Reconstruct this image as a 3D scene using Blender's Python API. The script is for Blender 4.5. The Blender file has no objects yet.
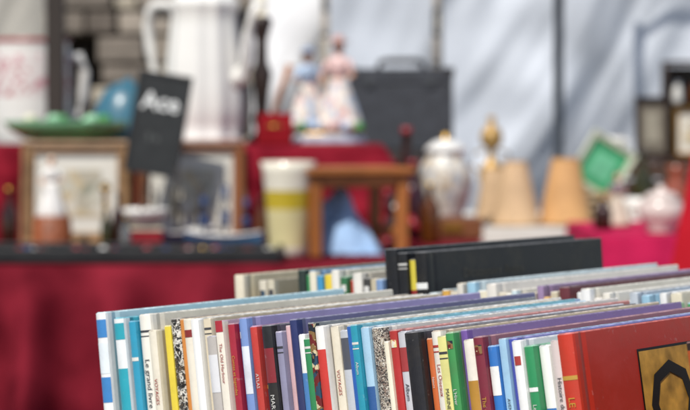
import bpy, bmesh, math, random
from mathutils import Matrix, Vector, noise
random.seed(11)
R=math.radians
scene=bpy.context.scene

# ---------------------------------------------------------------- colours / materials
def hexc(h,k=1.0):
    c=[int(h[i:i+2],16)/255 for i in (0,2,4)]
    return tuple(min(1,((x/12.92) if x<=.04045 else ((x+.055)/1.055)**2.4)*k) for x in c)
_mc={}
def mat(name,col,rough=.6,var=.12,scale=12,bump=0.0,bscale=60,metal=0,trans=0,coat=0,sheen=0,stretch=None,spec=.5):
    key=(name,col,rough,var,scale,bump,metal,trans)
    if key in _mc: return _mc[key]
    if isinstance(col,str): col=hexc(col,.85)
    m=bpy.data.materials.new(name); m.use_nodes=True
    nt=m.node_tree; b=nt.nodes['Principled BSDF']
    tc=nt.nodes.new('ShaderNodeTexCoord')
    src=tc.outputs['Object']
    if stretch:
        mp=nt.nodes.new('ShaderNodeMapping'); mp.inputs['Scale'].default_value=stretch
        nt.links.new(src,mp.inputs['Vector']); src=mp.outputs['Vector']
    n=nt.nodes.new('ShaderNodeTexNoise'); n.inputs['Scale'].default_value=scale; n.inputs['Detail'].default_value=6
    nt.links.new(src,n.inputs['Vector'])
    r=nt.nodes.new('ShaderNodeValToRGB')
    r.color_ramp.elements[0].position=.3; r.color_ramp.elements[1].position=.7
    lo=tuple(max(0,c*(1-var)) for c in col)+(1,); hi=tuple(min(1,c*(1+var)+var*.02) for c in col)+(1,)
    r.color_ramp.elements[0].color=lo; r.color_ramp.elements[1].color=hi
    nt.links.new(n.outputs['Fac'],r.inputs['Fac']); nt.links.new(r.outputs['Color'],b.inputs['Base Color'])
    b.inputs['Roughness'].default_value=rough; b.inputs['Metallic'].default_value=metal
    b.inputs['Transmission Weight'].default_value=trans
    b.inputs['Coat Weight'].default_value=coat
    b.inputs['Sheen Weight'].default_value=sheen
    b.inputs['Specular IOR Level'].default_value=spec
    if bump>0:
        n2=nt.nodes.new('ShaderNodeTexNoise'); n2.inputs['Scale'].default_value=bscale; n2.inputs['Detail'].default_value=5
        nt.links.new(src,n2.inputs['Vector'])
        bp=nt.nodes.new('ShaderNodeBump'); bp.inputs['Strength'].default_value=bump; bp.inputs['Distance'].default_value=.01
        nt.links.new(n2.outputs['Fac'],bp.inputs['Height']); nt.links.new(bp.outputs['Normal'],b.inputs['Normal'])
    _mc[key]=m; return m

def printed(name,h,rough=.38):
    """printed / laminated book paper: faint mottling, scuffs and handling dirt"""
    key=('printed',name,h)
    if key in _mc: return _mc[key]
    g=hexc(h); lum=.3*g[0]+.6*g[1]+.1*g[2]
    col=tuple((x*.97+lum*.03)*.88 for x in g)
    m=bpy.data.materials.new(name); m.use_nodes=True
    nt=m.node_tree; b=nt.nodes['Principled BSDF']
    tc=nt.nodes.new('ShaderNodeTexCoord'); oi=nt.nodes.new('ShaderNodeObjectInfo')
    ad=nt.nodes.new('ShaderNodeVectorMath'); nt.links.new(tc.outputs['Object'],ad.inputs[0]); nt.links.new(oi.outputs['Location'],ad.inputs[1])
    n=nt.nodes.new('ShaderNodeTexNoise'); n.inputs['Scale'].default_value=38; n.inputs['Detail'].default_value=8; n.inputs['Roughness'].default_value=.7
    nt.links.new(ad.outputs[0],n.inputs['Vector'])
    r=nt.nodes.new('ShaderNodeValToRGB'); e=r.color_ramp.elements
    dirt=tuple(x*.80+.02*k for x,k in zip(col,(1,.8,.5)))
    e[0].position=.28; e[0].color=dirt+(1,); e[1].position=.5; e[1].color=col+(1,)
    wn=e.new(.74); wn.color=tuple(min(.85,x*1.05+.012) for x in col)+(1,)
    nt.links.new(n.outputs['Fac'],r.inputs['Fac'])
    n3=nt.nodes.new('ShaderNodeTexNoise'); n3.inputs['Scale'].default_value=300; n3.inputs['Detail'].default_value=3
    nt.links.new(ad.outputs[0],n3.inputs['Vector'])
    r3=nt.nodes.new('ShaderNodeValToRGB'); r3.color_ramp.elements[0].position=.68; r3.color_ramp.elements[1].position=.78
    r3.color_ramp.elements[0].color=(0,0,0,1); r3.color_ramp.elements[1].color=(.16,.16,.16,1)
    nt.links.new(n3.outputs['Fac'],r3.inputs['Fac'])
    mx=nt.nodes.new('ShaderNodeMixRGB'); nt.links.new(r3.outputs['Color'],mx.inputs['Fac']); nt.links.new(r.outputs['Color'],mx.inputs[1])
    mx.inputs[2].default_value=(.6,.58,.54,1) if lum<.5 else (.42,.38,.32,1)
    nt.links.new(mx.outputs[0],b.inputs['Base Color'])
    rr=nt.nodes.new('ShaderNodeMapRange'); rr.inputs[3].default_value=rough-.12; rr.inputs[4].default_value=rough+.2
    nt.links.new(n.outputs['Fac'],rr.inputs[0]); nt.links.new(rr.outputs[0],b.inputs['Roughness'])
    bp=nt.nodes.new('ShaderNodeBump'); bp.inputs['Strength'].default_value=.12; bp.inputs['Distance'].default_value=.002
    nt.links.new(n.outputs['Fac'],bp.inputs['Height']); nt.links.new(bp.outputs['Normal'],b.inputs['Normal'])
    _mc[key]=m; return m

def art_mat(name,cols,scale=35,rough=.4,stretch=(1,1,1)):
    m=bpy.data.materials.new(name); m.use_nodes=True
    nt=m.node_tree; b=nt.nodes['Principled BSDF']
    tc=nt.nodes.new('ShaderNodeTexCoord'); mp=nt.nodes.new('ShaderNodeMapping'); mp.inputs['Scale'].default_value=stretch
    nt.links.new(tc.outputs['Object'],mp.inputs[0])
    n0=nt.nodes.new('ShaderNodeTexNoise'); n0.inputs['Scale'].default_value=scale*.8; n0.inputs['Detail'].default_value=4
    nt.links.new(mp.outputs[0],n0.inputs['Vector'])
    mx=nt.nodes.new('ShaderNodeMixRGB'); mx.blend_type='ADD'; mx.inputs['Fac'].default_value=.05
    nt.links.new(mp.outputs[0],mx.inputs[1]); nt.links.new(n0.outputs['Color'],mx.inputs[2])
    v=nt.nodes.new('ShaderNodeTexVoronoi'); v.inputs['Scale'].default_value=scale
    nt.links.new(mx.outputs[0],v.inputs['Vector'])
    sp=nt.nodes.new('ShaderNodeSeparateColor'); nt.links.new(v.outputs['Color'],sp.inputs[0])
    r=nt.nodes.new('ShaderNodeValToRGB'); r.color_ramp.interpolation='CONSTANT'
    while len(r.color_ramp.elements)<len(cols): r.color_ramp.elements.new(.5)
    for i,c in enumerate(cols):
        r.color_ramp.elements[i].position=i/len(cols); r.color_ramp.elements[i].color=hexc(c,.85)+(1,)
    nt.links.new(sp.outputs[0],r.inputs['Fac']); nt.links.new(r.outputs['Color'],b.inputs['Base Color'])
    b.inputs['Roughness'].default_value=rough
    return m

def page_mat(name,col):
    m=bpy.data.materials.new(name); m.use_nodes=True
    nt=m.node_tree; b=nt.nodes['Principled BSDF']
    tc=nt.nodes.new('ShaderNodeTexCoord'); mp=nt.nodes.new('ShaderNodeMapping')
    mp.inputs['Scale'].default_value=(2200,3,3)
    nt.links.new(tc.outputs['Object'],mp.inputs['Vector'])
    n=nt.nodes.new('ShaderNodeTexNoise'); n.inputs['Scale'].default_value=1; n.inputs['Detail'].default_value=3
    nt.links.new(mp.outputs[0],n.inputs['Vector'])
    r=nt.nodes.new('ShaderNodeValToRGB')
    r.color_ramp.elements[0].position=.35; r.color_ramp.elements[1].position=.6
    c=hexc(col,.88)
    r.color_ramp.elements[0].color=tuple(x*.42 for x in c)+(1,); r.color_ramp.elements[1].color=c+(1,)
    nt.links.new(n.outputs['Fac'],r.inputs['Fac']); nt.links.new(r.outputs['Color'],b.inputs['Base Color'])
    bp=nt.nodes.new('ShaderNodeBump'); bp.inputs['Strength'].default_value=.5; bp.inputs['Distance'].default_value=.001
    nt.links.new(n.outputs['Fac'],bp.inputs['Height']); nt.links.new(bp.outputs['Normal'],b.inputs['Normal'])
    b.inputs['Roughness'].default_value=.85
    return m

# ---------------------------------------------------------------- mesh builder
class MB:
    def __init__(s): s.v=[];s.f=[];s.m=[];s.sm=[];s.mats=[]
    def mi(s,m):
        if m not in s.mats: s.mats.append(m)
        return s.mats.index(m)
    def add(s,vs,fs,m,smooth=False,M=None):
        o=len(s.v)
        for p in vs:
            p=Vector(p)
            s.v.append(M@p if M else p)
        for i,f in enumerate(fs):
            s.f.append([a+o for a in f]); s.sm.append(smooth)
            s.m.append(s.mi(m[i] if isinstance(m,list) else m))
    def box(s,c,d,m,M=None,taper=1.0):
        x,y,z=[q/2 for q in d]; cx,cy,cz=c
        vs=[(cx+a*x*(taper if e>0 else 1),cy+b*y*(taper if e>0 else 1),cz+e*z) for e in(-1,1) for b in(-1,1) for a in(-1,1)]
        s.add(vs,[(0,2,3,1),(4,5,7,6),(0,1,5,4),(2,6,7,3),(0,4,6,2),(1,3,7,5)],m,False,M)
    def lathe(s,prof,m,seg=36,M=None,flute=None,ell=1.0,smooth=True):
        vs=[];fs=[];ms=[]
        for r,z in prof:
            for i in range(seg):
                a=2*math.pi*i/seg; rr=r
                if flute: rr=r*(1+flute[1]*math.cos(flute[0]*a))
                vs.append((rr*math.cos(a),rr*math.sin(a)*ell,z))
        for j in range(len(prof)-1):
            for i in range(seg):
                k=(i+1)%seg
                fs.append((j*seg+i,j*seg+k,(j+1)*seg+k,(j+1)*seg+i)); ms.append(m[j] if isinstance(m,list) else m)
        fs.append(tuple(range(seg-1,-1,-1))); ms.append(m[0] if isinstance(m,list) else m)
        fs.append(tuple(range((len(prof)-1)*seg,len(prof)*seg))); ms.append(m[-1] if isinstance(m,list) else m)
        s.add(vs,fs,ms,smooth,M)
    def tube(s,path,rad,m,seg=10,M=None,cap=True):
        path=[Vector(p) for p in path]; n=len(path)
        if not isinstance(rad,(list,tuple)): rad=[rad]*n
        vs=[];fs=[]
        up=Vector((0,0,1))
        for i,p in enumerate(path):
            d=(path[min(i+1,n-1)]-path[max(i-1,0)]).normalized()
            ref=up if abs(d.dot(up))<.95 else Vector((0,1,0))
            a=d.cross(ref).normalized(); b=d.cross(a).normalized()
            for k in range(seg):
                t=2*math.pi*k/seg
                vs.append(p+(a*math.cos(t)+b*math.sin(t))*rad[i])
        for j in range(n-1):
            for k in range(seg):
                q=(k+1)%seg
                fs.append((j*seg+k,j*seg+q,(j+1)*seg+q,(j+1)*seg+k))
        if cap:
            fs.append(tuple(range(seg))); fs.append(tuple(range((n-1)*seg,n*seg)))
        s.add(vs,fs,m,True,M)
    def ball(s,c,r,m,M=None,seg=20):
        if not isinstance(r,(tuple,list)): r=(r,r,r)
        vs=[];fs=[];n=seg//2
        for j in range(n+1):
            t=math.pi*j/n
            t=min(max(t,.02),math.pi-.02)
            for i in range(seg):
                a=2*math.pi*i/seg
                vs.append((c[0]+r[0]*math.sin(t)*math.cos(a),c[1]+r[1]*math.sin(t)*math.sin(a),c[2]+r[2]*math.cos(t)))
        for j in range(n):
            for i in range(seg):
                k=(i+1)%seg; fs.append((j*seg+i,j*seg+k,(j+1)*seg+k,(j+1)*seg+i))
        s.add(vs,fs,m,True,M)
    def text(s,body,size,M,m,extr=0,align='LEFT',off=0.0):
        cu=bpy.data.curves.new('t','FONT'); cu.body=body; cu.size=size; cu.extrude=extr
        cu.align_x=align; cu.align_y='CENTER'; cu.resolution_u=2; cu.offset=off
        ob=bpy.data.objects.new('t',cu); scene.collection.objects.link(ob)
        bpy.context.view_layer.update()
        me=bpy.data.meshes.new_from_object(ob.evaluated_get(bpy.context.evaluated_depsgraph_get()))
        s.add([v.co.copy() for v in me.vertices],[tuple(p.vertices) for p in me.polygons],m,False,M)
        bpy.data.objects.remove(ob); bpy.data.curves.remove(cu); bpy.data.meshes.remove(me)
    def build(s,name,loc=(0,0,0),rot=(0,0,0),bevel=0,parent=None,recalc=True,scale=1):
        me=bpy.data.meshes.new(name); me.from_pydata([tuple(v*scale) for v in s.v],[],s.f)
        for m in s.mats: me.materials.append(m)
        for i,p in enumerate(me.polygons): p.material_index=s.m[i]; p.use_smooth=s.sm[i]
        if recalc:
            bm=bmesh.new(); bm.from_mesh(me); bmesh.ops.recalc_face_normals(bm,faces=bm.faces); bm.to_mesh(me); bm.free()
        ob=bpy.data.objects.new(name,me); scene.collection.objects.link(ob)
        ob.location=loc; ob.rotation_euler=rot
        if bevel:
            b=ob.modifiers.new('b','BEVEL'); b.width=bevel; b.segments=2; b.limit_method='ANGLE'; b.angle_limit=R(50)
        if parent: ob.parent=parent
        return ob
def T(x,y,z): return Matrix.Translation((x,y,z))
def empty(name,loc=(0,0,0)):
    e=bpy.data.objects.new(name,None); scene.collection.objects.link(e); e.location=loc; return e

# ---------------------------------------------------------------- books
PAGES=[page_mat('paper_a','f1ebdc'),page_mat('paper_b','e6dcc4'),page_mat('paper_c','f6f4ee'),page_mat('paper_d','d6caae')]
INK_D=mat('spine_ink_dark','3a3a40',.5); INK_L=mat('spine_ink_light','d8d6d0',.5); INK_G=mat('spine_ink_gold','c79a3a',.4); INK_R=mat('spine_ink_red','a83a34',.5)
ART=[art_mat('cover_art_a',['151515','e8e4da','3a3a3a','d8d0c0','5a4a3a','101010'],260),
     art_mat('cover_art_b',['1b2430','8a6a40','d9c9a0','2b4a60','702020'],120),
     art_mat('cover_art_c',['d9d2c5','4a4440','b7ac98','2a2626','8a7468'],330),
     art_mat('cover_art_d',['6f9ac0','e9d89a','c8705c','f0ece0','7cb08a','ece4d0'],150)]
WORDS=['Histoire du monde','Le Jardin','VOYAGES','The Old Harbour','L\'ATELIER','Contes et legendes','ATLAS','La Montagne',
 'Nature','CUISINE','Chevaux','Les Oiseaux','MARINE','The River','Peinture','Le grand livre','AVENTURES','Album','L\'Hiver','MUSIQUE']
def make_book(T_,W,H,spine,cover,hard,bands=(),ink=None,title=None,extra=None,tsize=None,emblem=True):
    mb=MB()
    c=.0018 if hard else .0006
    smat=printed('spine_'+spine,spine) if isinstance(spine,str) else spine
    cmat=printed('cover_'+cover,cover,.34) if isinstance(cover,str) else cover
    ce=cover if isinstance(cover,str) else 'cfc8ba'
    ec=hexc(ce,.8); edge=mat('edge_'+ce,tuple(x*.75+.10 for x in ec),.7,.4,250)
    bulge=min(.0016,T_*.13) if hard else .0003
    N=8
    O=[(0,W),(0,.011)]
    if hard: O+=[(.0007,.008)]
    O+=[(0,.0045),(0,.0015)]
    for i in range(N+1):
        u=i/N; x=T_*(.04+.92*u); O.append((x,-bulge*(1-(2*u-1)**2)))
    O+=[(T_,.0015),(T_,.0045)]
    if hard: O+=[(T_-.0007,.008)]
    O+=[(T_,.011),(T_,W)]
    I=[]
    for x,y in O:
        I.append((min(max(x,c),T_-c),max(y,c+.0008)))
    n=len(O); vs=[];fs=[];ms=[]
    rz=.0006
    for (x,y) in O: vs.append((x,y,0))
    for (x,y) in O: vs.append((x,y,H-rz))
    for k,(x,y) in enumerate(O):
        ix,iy=I[k]; vs.append((x+(ix-x)*.25,y+(iy-y)*.25,H+random.uniform(-.0002,.0002)))
    for (x,y) in I: vs.append((x,y,H))
    for (x,y) in I: vs.append((x,y,0))
    for k in range(n-1):
        ym=(O[k][1]+O[k+1][1])/2
        side=smat if ym<.006 else cmat
        for a,mm in ((0,side),(1,edge),(2,edge),(3,cmat),(4,edge)):
            b=(a+1)%5
            fs.append((a*n+k,a*n+k+1,b*n+k+1,b*n+k)); ms.append(mm)
    for k in (0,n-1):
        fs.append(tuple(a*n+k for a in range(5))); ms.append(edge)
    mb.add(vs,fs,ms,False)
    pm=random.choice(PAGES); ins=.0028 if hard else .0004
    px0,px1=c+.0003,T_-c-.0003; y0=c+.0012; y1=W-(.004 if hard else .001); z0,z1=ins,H-ins
    vs=[];fs=[]
    K=max(3,int((px1-px0)/.0008)) 
    for j in range(K+1):
        x=px0+(px1-px0)*j/K; dz=random.uniform(-.0006,.0002)
        vs+=[(x,y0,z0),(x,y1+random.uniform(-.0004,.0002),z0),(x,y1,z1+dz),(x,y0,z1+dz)]
    for j in range(K):
        for a in range(4):
            b=(a+1)%4; fs.append((j*4+a,j*4+b,(j+1)*4+b,(j+1)*4+a))
    fs.append((0,1,2,3)); fs.append((K*4,K*4+1,K*4+2,K*4+3))
    mb.add(vs,fs,pm)
    def band(za,zb,bm_,off=.00015,xa=0,xb=1):
        vs=[];fs=[]
        for i in range(N+1):
            u=xa+(xb-xa)*i/N; x=T_*(.04+.92*u); y=-bulge*(1-(2*u-1)**2)-off
            vs+=[(x,y,H-za),(x,y,H-zb)]
        for i in range(N): fs.append((2*i,2*i+2,2*i+3,2*i+1))
        mb.add(vs,fs,bm_)
    for (za,zb,col) in bands: band(za,zb,printed('spine_print_'+col,col))
    if emblem and not bands and T_>.0042 and ink and random.random()<.55:
        z=random.uniform(.004,.009); k=random.random()
        if k<.55: band(z,z+T_*.8,random.choice([ART[3],ART[1],ink]),.0002,.14,.86)
        else: band(z,z+.0012,ink); band(z+.003,z+.0036,ink)
    if title:
        tz=title[1]; sz=tsize or min(.0050,T_*.55)
        flip=title[2] if len(title)>2 else False
        if not flip: M=Matrix(((0,1,0,T_/2),(0,0,-1,-bulge-.0003),(-1,0,0,H-tz),(0,0,0,1)))
        else: M=Matrix(((0,-1,0,T_/2),(0,0,-1,-bulge-.0003),(1,0,0,H-tz-.08),(0,0,0,1)))
        mb.text(title[0],sz,M,ink or INK_D)
    if extra: extra(mb,T_,W,H)
    return mb

YAW=38
rdir=Vector((math.cos(R(YAW)),-math.sin(R(YAW)),0)); bdir=Vector((math.sin(R(YAW)),math.cos(R(YAW)),0))
ZB=.754
def place_book(mb,org,t,H,lean,name='book',push=0,yaw=0):
    Rm=Matrix.Rotation(R(-YAW+yaw),4,'Z')@Matrix.Rotation(R(-lean),4,'Y')
    top=Rm@Vector((0,0,.29))
    p=Vector(org)+rdir*t+bdir*push
    loc=Vector((p.x-top.x,p.y-top.y,ZB))
    ob=mb.build(name,recalc=True); ob.matrix_world=Matrix.Translation(loc)@Rm
    return ob

row1=[ # thickness mm, spine, cover, hard, gap, bands, ink
 (8,'f4f4f2','c6e4ea',1,6,[(.004,.014,'3c86c8'),(.017,.034,'e8f0f4'),(.036,.05,'3c86c8')],'D'),
 (8,'eef2f2','3fb0c2',1,1.5,[(0.003,.012,'22a6b8'),(.028,.060,'22a6b8')],'L'),
 (5.5,'2a9cbe','2a9cbe',1,.5,[(.02,.022,'e8e8e0'),(.05,.052,'e8e8e0')],'L'),
 (9,'f2eee2','e6e0d0',1,0,[],'D'),(6,'ece4d0','e0d4b8',1,2.5,[],'R'),
 (5,'ead23c','e8dc90',0,0,[],'D'),
 (7,'A0','8a8478',1,0,[],None),(4,'d88a3c','c8a070',0,0,[],'L'),
 (6,'ece4d2','d8cfba',1,0,[(.006,.01,'8a2a2a')],'R'),
 (6,'f6f6f2','e8e8e4',1,.5,[],'D'),
 (5.5,'dccfb4','cfc0a0',0,0,[],'D'),
 (7,'bcb6b0','b2aeb8',1,0,[(.01,.03,'e0e0e2')],'D'),
 (5.5,'f0e8d8','c8a8b8',0,.5,[(.0,.006,'b02838')],'R'),
 (5,'a82038','9a6478',1,0,[],'G'),
 (4.5,'3f66b2','8078b0',1,0,[],'L'),
 (5.5,'7c98d0','a098c4',1,.5,[(.015,.04,'e4e8f0')],'D'),
 (5,'c83c34','a87094',1,0,[],'L'),
 (5,'22305f','5c5c90',1,0,[(.03,.032,'c79a3a'),(.06,.062,'c79a3a')],'G'),
 (7,'202024','54505f',1,0,[(.012,.03,'8c2430')],'L'),
 (4.5,'9694b0','b8b0c8',0,0,[],'D'),(3,'d8b0b4','d8b8bc',0,0,[],None),
 (5,'2a3468','6c6a90',1,.5,[],'L'),
 (4.5,'f4f4f0','e8e4ea',1,0,[(.02,.05,'4a84c0')],'D'),
 (5,'2f8a54','a0c4a8',1,0,[],'L'),
 (4,'A1','808488',0,0,[],None),
 (6,'f4f0ea','e8e4dc',1,.5,[(.012,.045,'d0382f')],'D'),
 (5.5,'e8dec8','d4c8b0',1,0,[],'R'),
 (6,'c4c8ce','b8bcc6',1,0,[(.004,.02,'505460')],'D'),
 (5,'2664b8','8cacd0',1,0,[],'L'),
 (4.5,'2498b0','80bcc8',0,0,[],'L'),
 (5.5,'a8cce4','b8cedc',1,.5,[(.03,.05,'2f5c98')],'D'),
 (8,'A2','e0ddd4',1,0,[],None),
 (3,'f4ecd4','ece6d6',0,0,[],None),
 (5,'b82a2a','c87c74',1,0,[],'G'),
 (6,'ccccd2','bcbac2',1,.5,[(.008,.02,'a83a3c')],'D'),
 (9,'1d1c22','444048',1,0,[(.05,.052,'c79a3a')],'G'),(3.5,'d06a34','cc8a60',0,0,[],'L'),
 (6,'ece6da','c8b49c',1,0,[],'R'),
 (5.5,'e6e08c','d8d48c',0,0,[],'D'),
 (5,'3e9450','98bc90',1,.5,[],'L'),
 (4,'74549f','8a70a8',0,0,[],'L'),
 (6.5,'f0e8da','d6cdb8',1,0,[(.02,.035,'b8862c')],'D'),
 (6,'80263a','a06670',1,0,[],'G'),
 (5.5,'2e78c8','6098cc',1,0,[(.01,.024,'f0f0ec')],'L'),
 (4.5,'a4cde8','b0d0e4',0,0,[],'D'),
 (5,'4a54b4','8486c4',1,.5,[],'L'),
 (5.5,'f4f4f2','e6e6ea',1,0,[],'R'),
 (5.5,'289058','74b490',1,0,[(.02,.022,'f0f0ec')],'L'),
 (6,'f0f0ea','dcdcd8',1,.5,[(.03,.06,'3a76b8')],'D'),
 (6.5,'dcccc8','ccb8b4',1,0,[],'D'),
]
ink={'D':INK_D,'L':INK_L,'G':INK_G,'R':INK_R}
def sm(c): return ART[int(c[1])] if c[0]=='A' else c
org1=(-.139,1.22,0)
t=0
tot=sum(r[0]+r[4] for r in row1); kf=304/tot
nr=len(row1)
for i,(th,sp,cv,hd,gap,bands,ik) in enumerate(row1):
    th*=kf/1000; gap*=kf
    lean=7.0+1.8*i/nr-(.0 if i else .6)+random.uniform(-.12,.12)
    H=.2905+.0050*i/nr+random.uniform(-.0032,.0032)
    if random.random()<.10: H-=.006
    W=.220+random.uniform(-.016,.008)
    ttl=(random.choice(WORDS),random.uniform(.016,.03) if not bands else max(b[1] for b in bands)+.006, random.random()<.3) if ik and random.random()<.72 else None
    mb=make_book(th*.95,W,H,sm(sp),cv,hd,bands,ink.get(ik),ttl)
    place_book(mb,org1,t,H,lean,push=random.uniform(-.003,.004),yaw=random.uniform(-.4,.4))
    t+=th+gap/1000
def red_cover(mb,T_,W,H):
    gold=mat('cover_panel_gold','d09a3c',.45,.45,90); blk=mat('cover_ink_black','14100e',.4); pale=mat('cover_print_pale','d8c090',.5,.2,80)
    x=T_+.0002
    def rect(y0,y1,z0,z1,xx,m): mb.add([(xx,y0,z0),(xx,y1,z0),(xx,y1,z1),(xx,y0,z1)],[(0,1,2,3)],m)
    rect(.055,.165,H-.24,H-.0125,x,blk)
    rect(.0562,.163,H-.238,H-.0138,x+.0002,gold)
    M=Matrix(((0,0,1,x+.0005),(1,0,0,.0595),(0,1,0,H-.043),(0,0,0,1)))
    mb.text('OR',.058,M,blk,off=.0004)
    M=Matrix(((0,0,1,x+.0005),(1,0,0,.066),(0,1,0,H-.105),(0,0,0,1)))
    mb.text('Encyclopedie',.016,M,blk)
    for k in range(5): rect(.075,.150,H-.135-k*.018,H-.127-k*.018,x+.0005,pale)
mb=make_book(.009,.232,.299,'c8341c','c2301c',1,[(.02,.022,'c79a3a')],INK_G,('LE LIVRE D\'OR',.03),red_cover)
place_book(mb,org1,t,.299,9.0)
t+=.009+.060
for (th,sp,cv) in [(11,'2a1c1a','8c3a20'),(7,'e0d8c8','c8beb0'),(6,'b83020','b83020'),(9,'20385c','20385c'),(7,'eae6dc','eae6dc')]:
    mb=make_book(th/1000*.985,.225,.301+random.uniform(-.004,.004),sp,cv,1,[(.004,.02,'b8521e')] if th==11 else [],INK_L,(random.choice(WORDS),.03))
    place_book(mb,org1,t,.3,9.6); t+=th/1000
# second row
org2=(-.0775,1.52,0)
row2=[(9,'e6dcc4','dccfae',1,12,0),(7,'d8d0bc','cfc6ae',1,2,-.003),(6,'cfc7b0','c0b498',0,20,-.002),
 (7,'26342e','5c7464',1,0,.006),(6,'3c9058','8cb496',1,0,.003),(6,'e6dfc8','7ba0c6',1,0,.006),(5,'3c94c4','7cb4d0',0,0,.003),(7,'e8cc38','dcc858',1,0,.004),
 (7,'e9e5da','dedacb',1,0,.007),(6,'2f7048','78a080',1,0,.003),(5,'c04438','c88070',0,0,.001),(8,'ece8de','d8d2c2',1,0,.006),(6,'3c3c3a','7c7a74',1,0,.003),(7,'c8bca0','bcae90',1,0,.003),(6,'7c9ac4','94aecb',1,0,.003),
 (11,'15151a','17171c',1,1,.023),(8,'141418','1a1a20',1,0,.021),(6,'d8c63c','1c1c20',1,0,.017),(10,'121216','15151a',1,0,.022)]
pal=['ece6d8','e8e2d2','dcd2bc','f0ede4','cfe0e4','9cc6dc','e6e0d6','4a96be','d0c4a8','e9e9e6','c4503f','e6ddc4','ded8cc','489c64','e8d88c','9c84a8','f0f0ee','dca848','6a3038','c0c8d0']
while sum(r[0]+r[4] for r in row2)<425:
    c=random.choice(pal); row2.append((random.choice([4,5,6,6,7,8]),c,c if random.random()<.6 else random.choice(pal[:8]),random.random()<.75,random.choice([0,0,0,0,2]),random.uniform(-.004,.005)))
t=0
for i,(th,sp,cv,hd,gap,dh) in enumerate(row2):
    th/=1000; H=.2895+dh; big=dh>.015
    ik=INK_L if sum(hexc(sp))<.9 else INK_D
    def ex(mb,T_,W,H,big=big):
        if big:
            M=Matrix(((0,0,1,T_+.0003),(1,0,0,.04),(0,1,0,H-.016),(0,0,0,1)))
            mb.text('Dictionnaire illustre',.009,M,mat('cover_title_grey','4a463e',.5))
    mb=make_book(th*.96,.215 if big else .228+random.uniform(-.012,.010),H,sp,cv,hd,[(.02,.024,random.choice(['c79a3a','f0f0ec','902020']))] if random.random()<.4 else [],ik,(random.choice(WORDS),.03),ex)
    place_book(mb,org2,t,H,3.5+3.0*i/len(row2),push=random.uniform(-.003,.004),yaw=random.uniform(-.3,.3))
    t+=th+gap/1000

card=mat('cardboard','a5794c',.85,.15,30,.2,200)
def carton(org,length,depth):
    mb=MB(); h=.19; w=.004
    for (c,d) in [((length/2,depth/2,.0015),(length,depth,.003)),((length/2,-w/2,h/2),(length+2*w,w,h)),((length/2,depth+w/2,h/2),(length+2*w,w,h)),
                  ((-w/2,depth/2,h/2),(w,depth-.0005,h)),((length+w/2,depth/2,h/2),(w,depth-.0005,h))]:
        mb.box(c,d,card)
    mb.box((length/2,-w-.003,h-.045),(length,.003,.085),card)
    ob=mb.build('cardboard_box',rot=(0,0,R(-YAW)),bevel=.0008)
    p=Vector(org)+rdir*.006-bdir*.008; ob.location=(p.x,p.y,.7505)
carton(org1,.52,.245); carton(org2,.53,.252)

# ---------------------------------------------------------------- cloth-covered tables
def covered_table(name,x0,x1,y0,y1,zt,zb,cm,amp=.022,freq=26,seed=0):
    e=empty(name,((x0+x1)/2,(y0+y1)/2,0)); L=T(-e.location.x,-e.location.y,0)
    wood=mat('trestle_wood','7a5c3c',.7,.2,20)
    mb=MB(); mb.box(((x0+x1)/2,(y0+y1)/2,zt-.018),(x1-x0-.01,y1-y0-.01,.025),wood,L); mb.build('board',parent=e)
    mb=MB()
    for a in (x0+.08,x1-.08):
        for b in (y0+.08,y1-.08): mb.box((a,b,(zt-.03)/2),(.04,.04,zt-.03),wood,L)
    mb.build('legs',parent=e,bevel=.003)
    mb=MB(); nx=int((x1-x0)/.02)+1; ny=int((y1-y0)/.03)+1
    def wr(x,y): return .003*noise.noise(Vector((x*6,y*6,seed)))*1.5+.0015*noise.noise(Vector((x*25,y*9,seed+4)))
    vs=[(x0+(x1-x0)*i/nx,y0+(y1-y0)*j/ny,zt+(wr(x0+(x1-x0)*i/nx,y0+(y1-y0)*j/ny) if 0<i<nx and 0<j<ny else 0)) for j in range(ny+1) for i in range(nx+1)]
    fs=[(j*(nx+1)+i,j*(nx+1)+i+1,(j+1)*(nx+1)+i+1,(j+1)*(nx+1)+i) for j in range(ny) for i in range(nx)]
    mb.add(vs,fs,cm,True,L)
    per=[];st=.01
    def seg(a,b,nrm):
        n=max(2,int((Vector(b)-Vector(a)).length/st))
        for k in range(n): per.append((Vector(a).lerp(Vector(b),k/n),Vector(nrm)))
    seg((x0,y0,0),(x1,y0,0),(0,-1,0)); seg((x1,y0,0),(x1,y1,0),(1,0,0)); seg((x1,y1,0),(x0,y1,0),(0,1,0)); seg((x0,y1,0),(x0,y0,0),(-1,0,0))
    n=len(per); rows=24; vs=[];fs=[]
    for j in range(rows+1):
        v=j/rows
        for k,(p,nn) in enumerate(per):
            s=k*st
            f=math.sin(s*freq+3.2*noise.noise(Vector((s*2.3,v*1.2,seed))))*.5+.5
            f=f**1.6
            f2=noise.noise(Vector((s*9,v*2.5,seed+9)))
            f3=noise.noise(Vector((s*4,v*7,seed+19)))
            o=amp*min(1,v*3.5)*(f*1.1+f2*.55+f3*.35)+.004*min(1,v*20)+.02*v
            q=p+nn*o; vs.append((q.x,q.y,zt-(zt-zb)*v-(.004*(f2) if j==rows else 0)))
    for j in range(rows):
        for k in range(n):
            q=(k+1)%n; fs.append((j*n+k,j*n+q,(j+1)*n+q,(j+1)*n+k))
    mb.add(vs,fs,cm,True,L); mb.build('cloth',parent=e,recalc=False)
    return e
crimson=mat('crimson_cloth',(.135,.0022,.011),.85,.5,7,.25,500,spec=.10)
covered_table('market_table',-1.5,.33,4.4,5.7,.86,.04,crimson,.085,38,1)
covered_table('market_table',.58,1.6,5.0,5.75,.885,.05,mat('pink_cloth',(.42,.007,.06),.8,.3,9,.2,400,spec=.12),.03,26,5)
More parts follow.
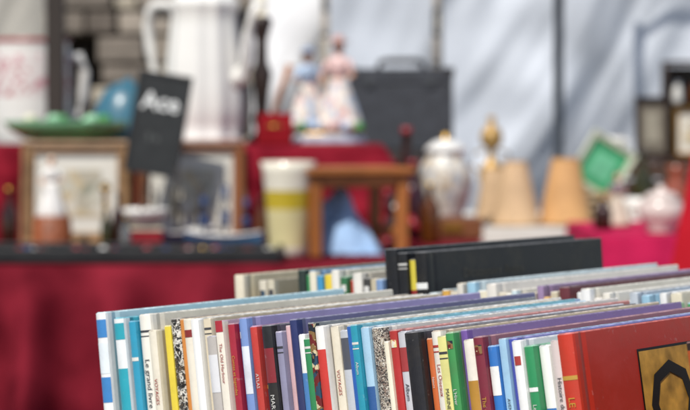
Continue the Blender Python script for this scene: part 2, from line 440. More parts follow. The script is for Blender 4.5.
covered_table('market_table',.35,1.9,5.9,7.0,.86,.05,mat('white_cloth','d8d4cc',.8,.1,6,.2,300),.02,20,8)
covered_table('market_table',-1.6,.30,5.8,6.2,1.07,.05,mat('charcoal_cloth','3a3534',.9,.2,6,.2,300),.02,20,11)
covered_table('market_table',-.95,1.0,.62,1.98,.75,.05,mat('navy_cloth','2a2c3a',.9,.2,6,.2,300),.02,20,14)
covered_table('display_riser',-1.4,.09,5.1,5.6,1.09,.866,mat('scarlet_cloth',(.18,.002,.012),.85,.4,9,.25,500,spec=.12),.022,44,21)

# ---------------------------------------------------------------- stall objects
porc=mat('white_porcelain','eceae4',.3,.05,8,coat=.2)
gilt=mat('gilt','b08a3c',.35,.2,30,metal=.8)
brass=mat('brass','b8923e',.3,.2,30,metal=.9)
brown=mat('brown_wood','7c4a26',.5,.3,14,.15,80,stretch=(1,1,.15))
lbrown=mat('honey_wood','a8662e',.45,.25,14,.15,80,stretch=(1,1,.15))
dark=mat('dark_wood','2c1d16',.45,.3,14)
black=mat('black_paint','121214',.5,.2,20)
ZA=.862; ZR=1.092

def picture_frame(loc,w,h,fw,fm,mm,pm,tilt=-8,yaw=0,roll=0,name='picture_frame'):
    mb=MB(); d=.02
    prof=[(0,0),(0,-d),(fw*.25,-d*1.2),(fw*.55,-d*.7),(fw*.8,-d*.85),(fw,-d*.35),(fw,0)]
    cor=[(-w/2,0,1,1),(w/2,0,-1,1),(w/2,h,-1,-1),(-w/2,h,1,-1)]
    vs=[(cx+sx*a,y,cz+sz*a) for cx,cz,sx,sz in cor for a,y in prof]; n=len(prof)
    fs=[(q*n+k,((q+1)%4)*n+k,((q+1)%4)*n+(k+1)%n,q*n+(k+1)%n) for q in range(4) for k in range(n)]
    mb.add(vs,fs,fm)
    mb.box((0,-d*.2,h/2),(w-2*fw+.004,.003,h-2*fw+.004),mm)
    iw,ih=(w-2*fw)*.6,(h-2*fw)*.6
    mb.box((0,-d*.2-.002,h/2),(iw,.003,ih),pm)
    mb.box((0,.004,h/2),(w*.96,.004,h*.96),dark)
    mb.box((0,.03,h*.33),(.03,.004,h*.68),dark,Matrix.Rotation(R(8),4,'X'))
    return mb.build(name,loc,(R(tilt),R(roll),R(yaw)))
land=art_mat('faded_print',['a9a290','b8b4a4','c8c2b4','8a8a78','b8a888'],30)
matw=mat('mount_board','cfccc2',.8,.05)
picture_frame((-.616,5.035,ZA),.247,.240,.030,mat('bleached_wood','8c6c48',.55,.3,30,.2,90),matw,land)
picture_frame((-.353,5.045,ZA),.245,.240,.028,brown,matw,land)

skin=mat('painted_skin','d9a98a',.35,.05)
def figure(mb,x,y,h,gown,top,hair,face=0,hat=None,arms=((.16,-.10,.50),(-.16,-.10,.46)),wide=.26):
    M=T(x,y,0)@Matrix.Rotation(R(face),4,'Z')
    g=[(wide*.96,0),(wide,.03),(wide*.93,.12),(wide*.74,.28),(wide*.55,.42),(.105,.53),(.085,.58)]
    mb.lathe([(r*h,z*h) for r,z in g],gown,36,M,flute=(9,.05),ell=.8)
    b=[(.085,.58),(.105,.64),(.125,.70),(.13,.755),(.10,.80),(.05,.825),(.035,.84),(.034,.865)]
    mb.lathe([(r*h,z*h) for r,z in b],[top]*5+[skin]*2,28,M,ell=.68)
    mb.ball((0,-.005*h,.925*h),(.055*h,.064*h,.072*h),skin,M)
    mb.ball((0,-.068*h,.918*h),(.009*h,.013*h,.013*h),skin,M,8)
    for s in(-1,1):
        mb.ball((s*.02*h,-.062*h,.935*h),.006*h,black,M,8)
        mb.ball((s*.055*h,0,.92*h),(.008*h,.012*h,.017*h),skin,M,8)
    mb.ball((0,.014*h,.945*h),(.062*h,.066*h,.066*h),hair,M)
    mb.ball((0,.06*h,.90*h),(.045*h,.03*h,.06*h),hair,M)
    if hat: mb.lathe([(.13*h,.965*h),(.132*h,.972*h),(.06*h,.982*h),(.058*h,1.03*h),(.02*h,1.045*h)],hat,24,M)
    for k,(ax,ay,az) in enumerate(arms):
        s=1 if ax>0 else -1
        sh=(s*.115*h,0,.765*h); el=(s*.17*h,-.02*h,.62*h); ha=(ax*h,ay*h*1.5,az*h+.08*h)
        mb.tube([sh,((sh[0]+el[0])/2,-.01*h,.69*h),el],[.036*h,.034*h,.030*h],top,10,M)
        mb.tube([el,((el[0]+ha[0])/2,(el[1]+ha[1])/2,(el[2]+ha[2])/2),ha],[.030*h,.024*h,.016*h],skin,10,M)
        mb.ball(ha,(.018*h,.024*h,.014*h),skin,M,10)
mb=MB()
figure(mb,0,0,.135,porc,porc,mat('ivory_hair','cfc4ae',.4),10,wide=.24)
for v in mb.v: v.z+=.072
mb.lathe([(.045,0),(.048,.006),(.044,.02),(.040,.07),(.034,.075)],mat('carved_base','8a4a24',.5,.4,50,.3,80),28,flute=(7,.04))
mb.build('porcelain_statuette',(-.652,4.90,ZA))

mb=MB(); redtin=mat('red_tin','8e1420',.35,.15,20)
mb.box((0,0,.022),(.088,.075,.044),redtin); mb.box((0,0,.0475),(.092,.079,.007),mat('cream_lid','d8cdb4',.5))
mb.build('tin_box',(-.45,4.88,ZA),(0,0,R(6)),bevel=.004)
mb=MB(); mb.lathe([(.028,0),(.03,.006),(.045,.014),(.058,.030),(.062,.040),(.0595,.040),(.055,.030),(.042,.017),(.01,.012)],porc,40)
mb.build('ceramic_bowl',(-.45,4.88,ZA+.0515))

def ship(loc,yaw,L,hull,sail,trim):
    mb=MB(); n=14;k=7; vs=[];fs=[]
    for i in range(n+1):
        u=i/n; w=.16*L*(math.sin(math.pi*min(1,u*1.02)**.75)**.6 if 0<u<1 else .02)+.002
        sheer=.05*L*(2*u-1)**2
        for j in range(k+1):
            a=math.pi*j/k; vs.append(((u-.5)*L,-w*math.cos(a)*.5,.05*L+.14*L*(1-math.sin(a)*.95)+sheer))
    for i in range(n):
        for j in range(k): fs.append((i*(k+1)+j,i*(k+1)+j+1,(i+1)*(k+1)+j+1,(i+1)*(k+1)+j))
    mb.add(vs,fs,hull,True)
    dk=[vs[i*(k+1)] for i in range(n+1)]; dq=[vs[i*(k+1)+k] for i in range(n+1)]
    mb.add([ (p[0],p[1],p[2]-.003) for p in dk+dq],[(i,i+1,n+2+i,n+1+i) for i in range(n)],trim)
    for s in (dk,dq): mb.tube([(p[0],p[1],p[2]) for p in s],.0028,trim,6)
    mb.box((-.33*L,0,.24*L),(.16*L,.07*L,.07*L),trim)
    for q,(mx,mh) in enumerate([(-.26,.55),(.02,.74),(.28,.52)]):
        mb.tube([(mx*L,0,.12*L),(mx*L,0,(.19+mh)*L)],[.0035,.0025],dark,8)
        for e in (0,1):
            z0=(.28+e*.27*mh/.7)*L; z1=z0+.18*L*mh/.7; ww=(.10-.025*e)*L
            mb.tube([(mx*L,-ww,z1),(mx*L,ww,z1)],.0018,dark,6)
            g=[];G=6
            for a in range(G+1):
                for b in range(G+1):
                    yy=-ww+2*ww*a/G; zz=z0+(z1-z0)*b/G
                    g.append((mx*L+.03*L*math.sin(math.pi*a/G)*math.sin(math.pi*b/G)+.002,yy,zz))
            mb.add(g,[(a*(G+1)+b,a*(G+1)+b+1,(a+1)*(G+1)+b+1,(a+1)*(G+1)+b) for a in range(G) for b in range(G)],sail,True)
        for sy in(-1,1): mb.tube([(mx*L-.05*L,sy*.06*L,.19*L),(mx*L,0,(.17+mh)*L)],.001,black,5)
    mb.tube([(.45*L,0,.22*L),(.62*L,0,.31*L)],.0025,dark,6)
    mb.tube([(.62*L,0,.31*L),(.28*L,0,.68*L)],.001,black,5)
    mb.box((0,0,.004),(.5*L,.12*L,.008),dark); 
    for a in(-.18,.18): mb.box((a*L,0,.05*L),(.02*L,.10*L,.07*L),dark)
    mb.build('model_ship',loc,(0,0,R(yaw)))
navy=mat('navy_paint','1f3a74',.4,.2,20); sailm=mat('sailcloth','c9c4b8',.8,.1,20)
bsail=mat('blue_sail','4a6ca4',.8)
ship((-.375,4.90,ZA),28,.200,navy,sailm,porc)
ship((-.265,4.80,ZA+.001),-24,.190,mat('teal_paint','2c5c84',.4,.2,20),bsail,porc)
mb=MB()
mb.lathe([(.05,0),(.085,.004),(.105,.016),(.102,.016),(.083,.008),(.01,.006)],mat('slate_glaze','3c5064',.3,.2,20),36,ell=.35)
mb.build('serving_dish',(-.30,4.69,ZA))

mb=MB(); tl,tw=.60,.22
mb.box((0,0,.004),(tl,tw,.008),black)
for c,d in [((0,-tw/2-.005,.014),(tl+.02,.01,.028)),((0,tw/2+.005,.014),(tl+.02,.01,.028)),((-tl/2-.005,0,.014),(.01,tw,.0276)),((tl/2+.005,0,.014),(.01,tw,.0276))]: mb.box(c,d,black)
for k in range(1,6): mb.box((-tl/2+tl*k/6,0,.015),(.005,tw-.001,.014),black)
for k in range(40):
    mb.ball((random.uniform(-.28,.28),random.uniform(-.09,.09),.016),(.010,.012,.008),random.choice([brass,dark,porc,navy,redtin]),seg=10)
mb.build('display_tray',(-.44,4.54,ZA+.001),bevel=.002)

mb=MB(); crm=mat('cream_glaze','e8e2d0',.25,.06,10,coat=.3); yel=mat('yellow_glaze','d8cc98',.3,.15,10); yel2=mat('mustard_glaze','c8b030',.3,.15,10)
mb.lathe([(.036,0),(.040,.006),(.041,.02),(.044,.06),(.047,.10),(.050,.14),(.054,.18),(.059,.2),(.056,.2),(.051,.18),(.046,.1),(.02,.02)],[crm,crm,yel,yel,yel2,crm,crm,crm,crm,yel,yel],40)
mb.build('flared_vase',(-.120,4.66,ZA))

mb=MB()
sw,sd,sh=.225,.16,.186
for a in(-1,1):
    for b in(-1,1): mb.box((a*(sw/2-.012),b*(sd/2-.012),sh/2-.008),(.022,.022,sh-.016),lbrown)
mb.box((0,0,sh-.006),(sw+.02,sd+.02,.014),lbrown)
for a in(-1,1):
    mb.box((a*(sw/2-.012),0,.05),(.014,sd-.05,.016),lbrown); mb.box((a*(sw/2-.012),0,sh-.028),(.014,sd-.05,.026),lbrown)
    mb.box((0,a*(sd/2-.012),sh-.028),(sw-.05,.014,.026),lbrown)
mb.build('wooden_stool',(.002,4.74,ZA),(0,0,R(24)),bevel=.002)

mb=MB(); n=44; vs=[]
for j in range(n+1):
    for i in range(n+1):
        x=(i/n-.5)*.20; y=(j/n-.5)*.14; r=math.hypot(x/.1,y/.07)
        pk=max(0,1-r)**.8*.14
        z=pk*(1+.5*noise.noise(Vector((x*22,y*22,3))))+abs(noise.noise(Vector((x*45,y*45,8))))*.02*(1 if r<1 else .3)+.002
        vs.append((x+.01*noise.noise(Vector((x*30,y*30,1))),y,max(.001,z)))
mb.add(vs,[(j*(n+1)+i,j*(n+1)+i+1,(j+1)*(n+1)+i+1,(j+1)*(n+1)+i) for j in range(n) for i in range(n)],mat('pale_blue_cloth','9cbce0',.85,.15,20,.2,300),True)
mb.build('folded_cloth',(-.02,4.74,ZA))

mb=MB(); cw,ch=.108,.215
mb.box((0,0,ch/2),(cw,.006,ch),mat('chalkboard','1a1e20',.75,.25,30))
for a in(-1,1): mb.box((a*(cw/2+.003),0,ch/2),(.008,.011,ch+.014),black)
for z in(-.003,ch+.003): mb.box((0,0,z),(cw-.002,.0105,.008),black)
chalk=mat('chalk','eef0ee',.9,.15,200)
mb.text('Ace',.054,Matrix(((1,0,0,-.044),(0,0,-1,-.0042),(0,1,0,ch*.72),(0,0,0,1))),chalk,off=.0009)
mb.text('5 e',.024,Matrix(((1,0,0,-.022),(0,0,-1,-.0042),(0,1,0,ch*.35),(0,0,0,1))),mat('dusty_chalk','6c706e',.9,.3,200))
mb.tube([(0,.008,ch*.6),(-.01,.012,-.16)],.004,dark,8)
mb.lathe([(.035,-.17),(.035,-.162),(.008,-.158)],dark,20,T(-.012,.012,0))
mb.build('chalkboard_sign',(-.435,4.93,1.035),(R(-3),R(9),R(-4)))

mb=MB(); gg=mat('green_glass','8fcc9a',.08,.1,10,trans=.5)
mb.lathe([(.05,0),(.055,.004),(.10,.014),(.135,.035),(.150,.055),(.146,.056),(.13,.038),(.095,.018),(.02,.01)],gg,48,flute=(12,.02))
for k in range(16):
    a=k*.9; mb.ball((.09*math.cos(a),.09*math.sin(a)*.8,.044+.008*(k%3)),(.018,.018,.012),random.choice([mat('leaf_glaze','3f8a3c',.4),mat('mint_glaze','9cd0a8',.4),mat('petal_glaze','e0dcc0',.4)]),seg=12)
mb.build('glass_bowl',(-.665,5.26,ZR))
mb=MB(); tl_=mat('teal_glass','3a6c80',.35,.2,8,coat=.2)
mb.lathe([(.080,0),(.082,.01),(.080,.05),(.072,.09),(.055,.125),(.032,.146),(.012,.152),(.010,.16),(.004,.163)],tl_,40)
mb.build('glass_lampshade',(-.548,5.42,ZR),(0,R(6),0))
mb=MB()
pr=[(.080,0),(.088,.006),(.088,.016),(.082,.022),(.090,.05),(.092,.09),(.089,.15),(.083,.21),(.077,.27),(.074,.30),(.079,.315),(.081,.325),(.077,.33),(.072,.335),(.06,.352),(.03,.366),(.012,.37),(.012,.378),(.018,.39),(.008,.402)]
mb.lathe(pr,[porc]*19,72,flute=(10,.035))
mb.tube([(-.072,0,.312),(-.10,0,.324),(-.135,0,.325),(-.152,0,.31),(-.156,0,.28),(-.150,0,.22),(-.138,0,.17),(-.115,0,.14),(-.086,0,.128)],[.010,.011,.012,.012,.012,.012,.011,.010,.009],porc,14)
mb.tube([(.075,0,.14),(.10,0,.16),(.115,0,.20),(.118,0,.25),(.13,0,.30),(.150,0,.325)],[.024,.020,.016,.013,.011,.012],porc,14)
mb.build('coffee_pot',(-.340,5.34,ZR),(0,0,R(-28)),scale=1.04)
mb=MB()
mb.lathe([(.034,0),(.036,.01),(.02,.02),(.014,.035),(.022,.06),(.016,.085),(.020,.13),(.026,.17),(.016,.2),(.014,.25),(.022,.28),(.028,.30),(.022,.31),(.012,.312),(.011,.40),(.002,.405)],[dark]*13+[mat('candle','d8cfb8',.6)]*2,28)
mb.build('candlestick',(-.205,5.42,ZR))
mb=MB(); rv=mat('red_velvet',(.20,.005,.010),.9,spec=.1); mb.box((0,0,.02),(.082,.07,.04),rv); mb.box((0,.036,.058),(.082,.008,.05),rv,Matrix.Rotation(R(-12),4,'X'))
mb.ball((0,-.005,.042),(.02,.018,.008),brass,seg=12)
mb.build('jewellery_box',(-.165,5.19,ZR),bevel=.003)
mb=MB(); bl=mat('blue_glaze','a8bcd4',.3,.2,30); pk=mat('pink_glaze','d8b8b4',.3,.15,30); wh=mat('pale_glaze','e4dcd4',.3,.10,60); hr=mat('brown_hair_glaze','6e4022',.35)
rose=art_mat('sprigged_glaze',['e4dcd4','d8a8a4','e4dcd4','a8b8cc','e0d8cc','d8c8b8'],70,.3)
figure(mb,.036,0,.225,rose,pk,hr,-15,hat=mat('rose_hat','c09890',.4),wide=.27)
figure(mb,-.038,.0,.20,rose,bl,mat('blond_glaze','b08a50',.4),20,wide=.26,arms=((.16,-.10,.50),(-.18,-.12,.56)),hat=mat('blue_hat','8c9cb4',.4))
for v in mb.v: v.z+=.028
mb.lathe([(.100,0),(.103,.006),(.094,.018),(.096,.024),(.088,.030)],[wh,bl,wh,gilt],40,ell=.6,flute=(8,.03))
for k in range(11):
    mb.ball((-.085+.017*k,-.046,.040+.008*(k%2)),(.014,.012,.014),random.choice([pk,bl,wh,mat('leaf_glaze','3f8a3c',.4)]),seg=10)
mb.tube([(-.130,-.02,.03),(-.105,-.01,.12),(-.082,0,.19)],[.006,.008,.009],lbrown,8)
mb.ball((0,.02,.06),(.06,.02,.05),wh)
mb.build('porcelain_figurine',(-.052,5.33,ZR))
def bottle(name,loc,r,h,m,cap):
    mb=MB(); mb.lathe([(r*.9,0),(r,.006),(r,h*.55),(r*.8,h*.66),(r*.35,h*.76),(r*.32,h*.93),(r*.42,h*.94),(r*.42,h)],[m]*6+[cap],28); mb.build(name,loc)
mb=MB(); rb=art_mat('rose_transfer',['e0d8d4','b87078','e4dcd8','c89098','dcd4d0'],50,.25)
mb.lathe([(.082,0),(.086,.005),(.088,.05),(.090,.12),(.090,.15),(.090,.18),(.088,.22),(.086,.245),(.092,.255),(.084,.255),(.08,.2),(.05,.02)],[porc,porc,porc,rb,rb,rb,porc,redtin,porc,porc,porc],44)
mb.tube([(.086,0,.21),(.110,0,.215),(.122,0,.18),(.120,0,.12),(.108,0,.08),(.087,0,.07)],.012,porc,12)
mb.build('enamel_jug',(-.845,5.95,1.072),(0,0,R(10)),scale=1.16)
mb=MB(); cas=mat('charcoal_leatherette','34383f',.6,.2,40,.3,300)
mb.box((0,0,.085),(.275,.12,.17),cas); mb.box((0,0,.193),(.275,.12,.04),cas); mb.box((0,0,.1715),(.270,.115,.004),black)
for a in(-1,1):
    for z in(.006,.207): mb.box((a*.128,0,z),(.026,.125,.018),mat('corner_leather','1c1a1a',.6))
    mb.box((a*.08,-.062,.172),(.022,.006,.022),mat('dull_nickel','55585a',.5,metal=.9))
mb.tube([(-.06,0,.213),(-.058,0,.23),(-.04,0,.236),(.04,0,.236),(.058,0,.23),(.06,0,.213)],.008,black,10)
mb.build('suitcase',(.150,5.90,1.073),(0,0,R(-4)),bevel=.006)
mb=MB(); mb.box((0,0,.025),(.15,.13,.05),brown); mb.box((0,-.067,.025),(.05,.006,.02),brass); mb.build('wooden_box',(.255,5.40,ZA),(0,0,R(5)),bevel=.003)
mb=MB(); jb=art_mat('painted_flowers',['d4d0c4','d6d2c8','a8b0b8','d0ccc0','c0ac90','d8d2c6'],60,.35)
mb.lathe([(.040,0),(.044,.005),(.046,.015),(.060,.05),(.066,.09),(.062,.125),(.045,.150),(.042,.158),(.052,.16),(.050,.168),(.03,.184),(.01,.19),(.012,.2),(.004,.206)],[porc,porc,jb,jb,jb,jb,porc,porc,porc,porc,porc,gilt,gilt],44)
mb.build('ginger_jar',(.247,5.40,ZA+.051))
mb=MB(); plush=mat('dark_plush','2a1c20',.9)
mb.ball((0,0,.03),(.026,.022,.032),plush); mb.ball((0,-.002,.075),(.021,.02,.02),plush)
for s in(-1,1):
    mb.ball((s*.017,0,.093),.008,redtin,seg=10); mb.tube([(s*.022,0,.05),(s*.036,-.012,.03)],[.009,.007],redtin,8); mb.tube([(s*.012,-.01,.01),(s*.018,-.04,.008)],[.011,.009],redtin,8)
mb.ball((0,-.02,.07),(.009,.008,.007),porc,seg=8)
mb.build('toy_bear',(.118,5.02,ZA),scale=1.3)
bg_=mat('brown_glass','3a1a10',.15,.2,10,trans=.3); am=mat('amber_glass','6a3a12',.15,.2,10,trans=.3); og=mat('olive_glass','3a3a18',.15,.2,10,trans=.3)
bottle('glass_bottle',(.155,5.55,ZA),.032,.27,bg_,redtin)
bottle('glass_bottle',(.165,5.35,ZA),.03,.19,mat('plum_glass','3a1420',.2,.2,10),redtin)
bottle('glass_bottle',(.20,5.15,ZA),.022,.14,am,brass)
for (x,y,r,h,m,c) in [(-.52,4.80,.013,.10,og,brass),(-.497,4.84,.016,.13,bg_,dark),(-.475,4.77,.012,.08,mat('clear_glass','9aa4a4',.1,trans=.6),brass),(-.185,4.92,.016,.12,am,black),(-.74,4.85,.018,.14,bg_,brass)]:
    bottle('glass_bottle',(x,y,ZA),r,h,m,c)
for (x,y,h) in [(-.535,4.92,.15)]:
    mb=MB(); mb.lathe([(.024,0),(.025,.004),(.008,.012),(.006,h*.4),(.010,h*.45),(.006,h*.5),(.006,h*.85),(.014,h*.9),(.014,h*.93),(.008,h*.93),(.007,h)],brass,20); mb.build('brass_candlestick',(x,y,ZA))

def lampshade(loc,rb,rt,h,m):
    mb=MB(); n=48
    mb.lathe([(rb-.002,0.002),(rb,0),(rb*.965+rt*.035,h*.03),(rt+(rb-rt)*.05,h*.96),(rt,h),(rt-.002,h-.002),(rb-.004,.006)],m,n)
    for r,z in((rb,.001),(rt,h)):
        mb.tube([(r*math.cos(a*math.pi/16),r*math.sin(a*math.pi/16),z) for a in range(33)],.0022,mat('shade_trim','b88c50',.7),6,cap=False)
    for a in range(3):
        mb.tube([(0,0,h-.012),(rt*math.cos(a*2.094),rt*math.sin(a*2.094),h-.003)],.0012,brass,5)
    mb.build('lampshade',loc)
sh1=mat('parchment','cfae88',.75,.15,14,.1,80)
lampshade((.470,6.08,.862),.070,.032,.172,sh1); lampshade((.612,6.12,.862),.074,.038,.180,mat('parchment_warm','cc9c66',.75,.15,14,.1,80)); lampshade((.425,6.27,.862),.058,.03,.15,sh1)
mb=MB()
mb.lathe([(.045,0),(.047,.01),(.02,.022),(.014,.05),(.03,.09),(.04,.12),(.03,.155),(.013,.17),(.012,.2),(.03,.215),(.034,.24),(.026,.262),(.012,.27),(.010,.285),(.014,.295),(.004,.3)],mat('antique_gilt','b89458',.45,.3,30,metal=.3),32)
mb.tube([(.03,0,.13),(.055,0,.15),(.05,0,.19),(.02,0,.2)],.004,brass,8); mb.tube([(-.03,0,.13),(-.055,0,.15),(-.05,0,.19),(-.02,0,.2)],.004,brass,8)
mb.build('oil_lamp',(.432,6.5,.862))
def crate(loc,w,d,h,m,yaw=0):
    mb=MB()
    for k in range(3):
        z=h*(k+.5)/3
        for s in(-1,1):
            mb.box((0,s*(d/2),z),(w,.01,h/3-.012),m); mb.box((s*(w/2-.006),0,z),(.01,d-.012,h/3-.012),m)
    for a in(-1,1):
        for b in(-1,1): mb.box((a*(w/2-.02),b*(d/2-.016),h/2),(.02,.02,h),m)
    for k in range(5): mb.box((0,-d/2+d*(k+.5)/5,h+.004),(w+.01,d/5-.006,.008),m)
    mb.build('wooden_crate',loc,(0,0,R(yaw)),bevel=.001)
crate((.96,6.62,.862),.50,.26,.165,mat('dark_crate','4a3020',.7,.3,15)); crate((.70,6.33,.862),.16,.12,.075,mat('pale_crate','b09a78',.7,.2,15),8)
picture_frame((.70,6.36,.946),.15,.165,.018,mat('cream_paint','c8ccb8',.5,.1),mat('green_print','2f8a58',.4,.2,20),mat('pale_print','5ca880',.5,.2,20),tilt=-14,roll=32)
picture_frame((.915,6.56,1.038),.105,.18,.016,dark,mat('aged_print','6a6254',.6),mat('aged_photo','8a8474',.6,.3,40),tilt=-6)
picture_frame((1.035,6.6,1.038),.10,.15,.014,gilt,matw,land,tilt=-7,yaw=-10)
mb=MB()
for x in(-.19,.19): mb.box((x,0,.235),(.016,.13,.47),dark)
for z in(.01,.17,.33,.465): mb.box((0,0,z),(.362,.128,.012),dark)
mb.box((0,.062,.235),(.362,.004,.44),mat('grey_backboard','5a5654',.8))
for k in range(7): mb.lathe([(.012,.016),(.02,.03),(.018,.06),(.01,.08),(.012,.09)],random.choice([porc,brass,am,redtin,bl]),16,T(-.15+.05*k,-.01,0)); mb.lathe([(.012,.176),(.016,.2),(.018,.25),(.008,.27)],random.choice([porc,brass,am,navy,crm]),16,T(-.14+.047*k,-.01,0)); mb.lathe([(.012,.336),(.02,.35),(.012,.40),(.01,.41)],random.choice([porc,brass,am,crm]),16,T(-.15+.05*k,-.01,0))
mb.build('display_shelf',(1.19,6.90,.862),(0,0,R(-6)))
def cup(loc,s,m):
    mb=MB(); mb.lathe([(.05*s,0),(.058*s,.004*s),(.075*s,.012*s),(.073*s,.013*s),(.03*s,.006*s),(.026*s,.012*s),(.03*s,.02*s),(.042*s,.045*s),(.048*s,.07*s),(.045*s,.07*s),(.038*s,.04*s),(.01*s,.02*s)],m,36)
    mb.tube([(.044*s,0,.058*s),(.066*s,0,.056*s),(.066*s,0,.032*s),(.036*s,0,.028*s)],.005*s,m,8); mb.build('teacup',loc,(0,0,random.uniform(-1,1)))
cup((.82,6.15,.862),1,porc); cup((1.02,6.2,.862),1,mat('rose_china','d0a8a0',.3)); cup((.80,6.60,1.036),.9,porc)
mb=MB(); sb=mat('blush_china','d8c8c0',.25,.08,20,coat=.3)
mb.lathe([(.03,0),(.034,.006),(.03,.012),(.048,.03),(.055,.05),(.05,.07),(.042,.078),(.046,.082),(.03,.094),(.008,.1),(.01,.108),(.004,.112)],sb,36)
for s in(-1,1): mb.tube([(s*.05,0,.065),(s*.068,0,.062),(s*.066,0,.042),(s*.054,0,.038)],.0045,sb,8)
mb.build('sugar_bowl',(.735,5.12,.887))
bottle('glass_bottle',(.86,6.35,.862),.03,.2,og,black)
bottle('glass_bottle',(.94,6.30,.862),.026,.16,bg_,brass)
bottle('glass_bottle',(.78,6.42,.862),.022,.19,bg_,black)
bottle('glass_bottle',(.82,5.55,.887),.024,.15,am,brass)
bottle('glass_bottle',(.62,5.30,.887),.022,.08,bg_,brass)
mb=MB(); figure(mb,0,0,.17,mat('ochre_glaze','9a6a3a',.4,.2,20),mat('cream_glaze2','d8ccb0',.3),dark); mb.build('porcelain_statuette',(.90,5.5,.887))
mb=MB(); figure(mb,0,0,.13,mat('cream_glaze3','d0c4b0',.4,.2,20),mat('dusty_glaze','8a7a80',.3),hr,-20); mb.build('porcelain_statuette',(.68,5.50,.887))
mb=MB()
for k in range(4): 
    mb.lathe([(.03,.006*k),(.07,.010+.006*k),(.075,.014+.006*k),(.02,.009+.006*k)],porc if k%2 else jb,36)
mb.build('plate_stack',(.90,5.25,.887))
rust=mat('rust_glaze','8a4630',.3,.2,20)
mb=MB(); mb.lathe([(.03,0),(.034,.01),(.05,.06),(.046,.10),(.028,.14),(.024,.17),(.034,.19),(.03,.19),(.02,.16)],rust,36)
mb.tube([(.024,0,.165),(.06,0,.16),(.066,0,.12),(.047,0,.085)],.006,rust,8)
mb.build('ceramic_jug',(.81,5.38,.887),scale=.8)

def hanging(name,x0,x1,y,z0,z1,m,amp=.03,freq=18,slant=0,seed=0,nx=120,nz=50,flare=0,railx=None,up=True,drop=0):
    e=empty(name,((x0+x1)/2,y,0)); L=T(-e.location.x,-y,0); mb=MB(); vs=[]
    for j in range(nz+1):
        v=j/nz
        for i in range(nx+1):
            u=i/nx; x=x0+(x1-x0)*u
            zt=z1-drop*(1-u)**2
            z=zt+(z0-zt)*v
            x2=x+slant*(z1-z)*(1+.35*noise.noise(Vector((x*.8,z*.8,seed+40))))
            s1=math.sin(freq*x2+2*noise.noise(Vector((x*1.6,z*1.1,seed))))
            d=amp*(s1*.6+1.2*noise.noise(Vector((x2*3,z*.8,seed+3)))+.5*noise.noise(Vector((x*5,z*4,seed+6)))+.22*noise.noise(Vector((x2*14,z*3,seed+8))))
            vs.append((x-flare*v*(1-u),y+d*(.35+.65*v),z+.02*noise.noise(Vector((x*4,0,seed)))*(v>.98)))
    mb.add(vs,[(j*(nx+1)+i,j*(nx+1)+i+1,(j+1)*(nx+1)+i+1,(j+1)*(nx+1)+i) for j in range(nz) for i in range(nx)],m,True,L)
    mb.build('fabric',parent=e,recalc=False)
    st=mat('galvanised_steel','7c8084',.4,.2,20,metal=.7)
    mb=MB(); mb.tube([((x0-.05) if railx is None else railx,y,z1+.01),(x1+.05,y,z1+.01)],.014,st,10,L); mb.build('rail',parent=e)
    if up:
        mb=MB(); mb.tube([(x1+.04,y,0),(x1+.04,y,z1+.03)],.016,st,10,L); mb.build('upright',parent=e)
    return e
hanging('red_curtain',.556,.95,3.5,.25,1.16,mat('scarlet_drape',(.42,.008,.018),.85,.15,8,spec=.1),.012,40,0,2,60,40,flare=.17,railx=.70,drop=.05)
tarp=mat('white_tarpaulin',(.47,.50,.55),.6,.10,2.5,.2,14)  # backdrop sheets: their shade is put into these blue-grey base colours
tarp2=mat('grey_tarpaulin',(.42,.45,.50),.6,.10,2.5,.2,14)
tarp3=mat('bright_sheet',(.66,.66,.67),.6,.08,2.5,.2,14)
hanging('tarpaulin',-.06,.325,8.2,.15,2.5,tarp2,.07,9,.25,3)
hanging('tarpaulin',.355,1.95,8.0,.15,2.5,tarp,.095,7,.8,14,200,80,up=False)
hanging('tarpaulin',-.36,-.09,8.6,.9,2.5,tarp3,.07,14,.5,25,up=False)
hanging('tarpaulin',-2.4,-1.22,9.0,.5,2.5,mat('taupe_sheet',(.36,.34,.30),.7,.15,2.5,.25,14),.08,7,.4,31,up=False)
def pole(loc,h,r,m,name='market_pole'):
    mb=MB(); mb.lathe([(r*3,0),(r*3,.008),(r*1.2,.012),(r,.03),(r,h-.05),(r*1.15,h-.05),(r*1.15,h)],m,20)
    mb.tube([(0,-.0,h-.02),(.25,0,h+.1)],r*.7,m,8)
    mb.build(name,loc)
pole((.706,7.3,0),2.6,.017,mat('galvanised_steel2','5c646e',.5,.2,20,metal=.2))
mb=MB(); mb.box((0,0,1.2),(.046,.046,2.4),mat('weathered_post','342c26',.8,.3,20,.3,60,stretch=(1,1,.1))); mb.box((0,0,.01),(.2,.2,.02),dark); mb.tube([(0,0,1.9),(.3,0,2.3)],.015,dark,8)
mb.build('wooden_post',(-.747,5.70,0),bevel=.003)

mb=MB(); ms=[mat('stone_%d'%k,c,.9,.3,6,.5,25) for k,c in enumerate(['8f8578','b3a99a','7b7268','a0968a','675e55','b8ae9c'])]
mort=mat('mortar','645c52',.95,.2,10)
zz=0
opens=[(-3.2,-2.5,0,2.0),(-1.50,-1.25,0,1.50),(-.64,-.44,1.0,1.72),(.9,1.8,0,2.2)]
def inop(x,z):
    for a,b,c,d in opens:
        cx=(a+b)/2; r=(b-a)/2
        if a<x<b and c<z<d: return True
        if (x-cx)**2+(max(0,z-d)*1.2)**2<r*r and z>=d: return True
    return False
while zz<5:
    hh=random.uniform(.09,.17); xx=-7+random.uniform(0,.2)
    while xx<7:
        ww=random.uniform(.10,.30)
        if not inop(xx+ww/2,zz+hh/2): mb.box((xx+ww/2,11-random.uniform(0,.06),zz+hh/2),(ww-.018,.3,hh-.018),random.choice(ms),Matrix.Identity(4))
        xx+=ww
    zz+=hh
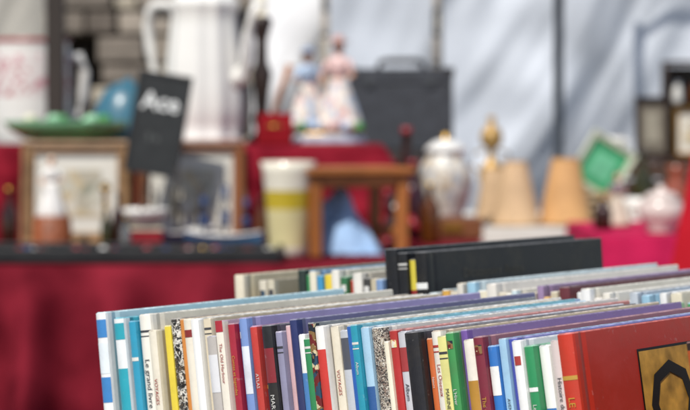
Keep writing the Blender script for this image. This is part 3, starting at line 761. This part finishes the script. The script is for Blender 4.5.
mb.box((0,11.35,2.5),(14,.5,5),mort)
for a,b,c,d in opens: mb.box(((a+b)/2,11.085,(c+d)/2),(b-a,.02,d-c+.1),mat('opening_shade_panel','2a221c',.8,.3,10))  # dark panels stand in for the shade inside the wall openings
mb.build('stone_wall',bevel=.014)

def ground():
    m=bpy.data.materials.new('paving'); m.use_nodes=True; nt=m.node_tree; b=nt.nodes['Principled BSDF']
    tc=nt.nodes.new('ShaderNodeTexCoord'); br=nt.nodes.new('ShaderNodeTexBrick'); br.inputs['Scale'].default_value=2.5
    br.inputs['Color1'].default_value=(.22,.2,.18,1); br.inputs['Color2'].default_value=(.28,.26,.23,1); br.inputs['Mortar'].default_value=(.1,.09,.08,1)
    nt.links.new(tc.outputs['Object'],br.inputs['Vector']); nt.links.new(br.outputs['Color'],b.inputs['Base Color']); b.inputs['Roughness'].default_value=.85
    mb=MB(); mb.add([(-150,-150,0),(150,-150,0),(150,150,0),(-150,150,0)],[(0,1,2,3)],m); mb.build('ground')
ground()

# ---------------------------------------------------------------- light
sd=Vector((-.26,-.52,.80)).normalized()
w=bpy.data.worlds.new('World'); scene.world=w; w.use_nodes=True
sk=w.node_tree.nodes.new('ShaderNodeTexSky'); sk.sky_type='NISHITA'; sk.sun_disc=False
sk.sun_elevation=math.asin(sd.z); sk.sun_rotation=math.atan2(sd.x,sd.y)
bg=w.node_tree.nodes['Background']; bg.inputs['Strength'].default_value=.12
w.node_tree.links.new(sk.outputs[0],bg.inputs[0])
L=bpy.data.lights.new('sun','SUN'); L.energy=5.0; L.angle=R(.5); L.color=(1,.95,.87)
lo=bpy.data.objects.new('sun',L); scene.collection.objects.link(lo); lo.rotation_euler=sd.to_track_quat('Z','Y').to_euler(); lo.location=(0,-3,6)
scene.view_settings.view_transform='Standard'; scene.view_settings.look='None'; scene.view_settings.exposure=0
# ---------------------------------------------------------------- camera
cd=bpy.data.cameras.new('camera'); cam=bpy.data.objects.new('camera',cd); scene.collection.objects.link(cam)
cam.location=(0,0,1.15); cam.rotation_euler=(R(90-2.21),0,0); cd.lens=115; cd.sensor_width=36; cd.clip_start=.05; cd.clip_end=500
cd.dof.use_dof=True; cd.dof.focus_distance=1.11; cd.dof.aperture_fstop=14.5
scene.camera=cam
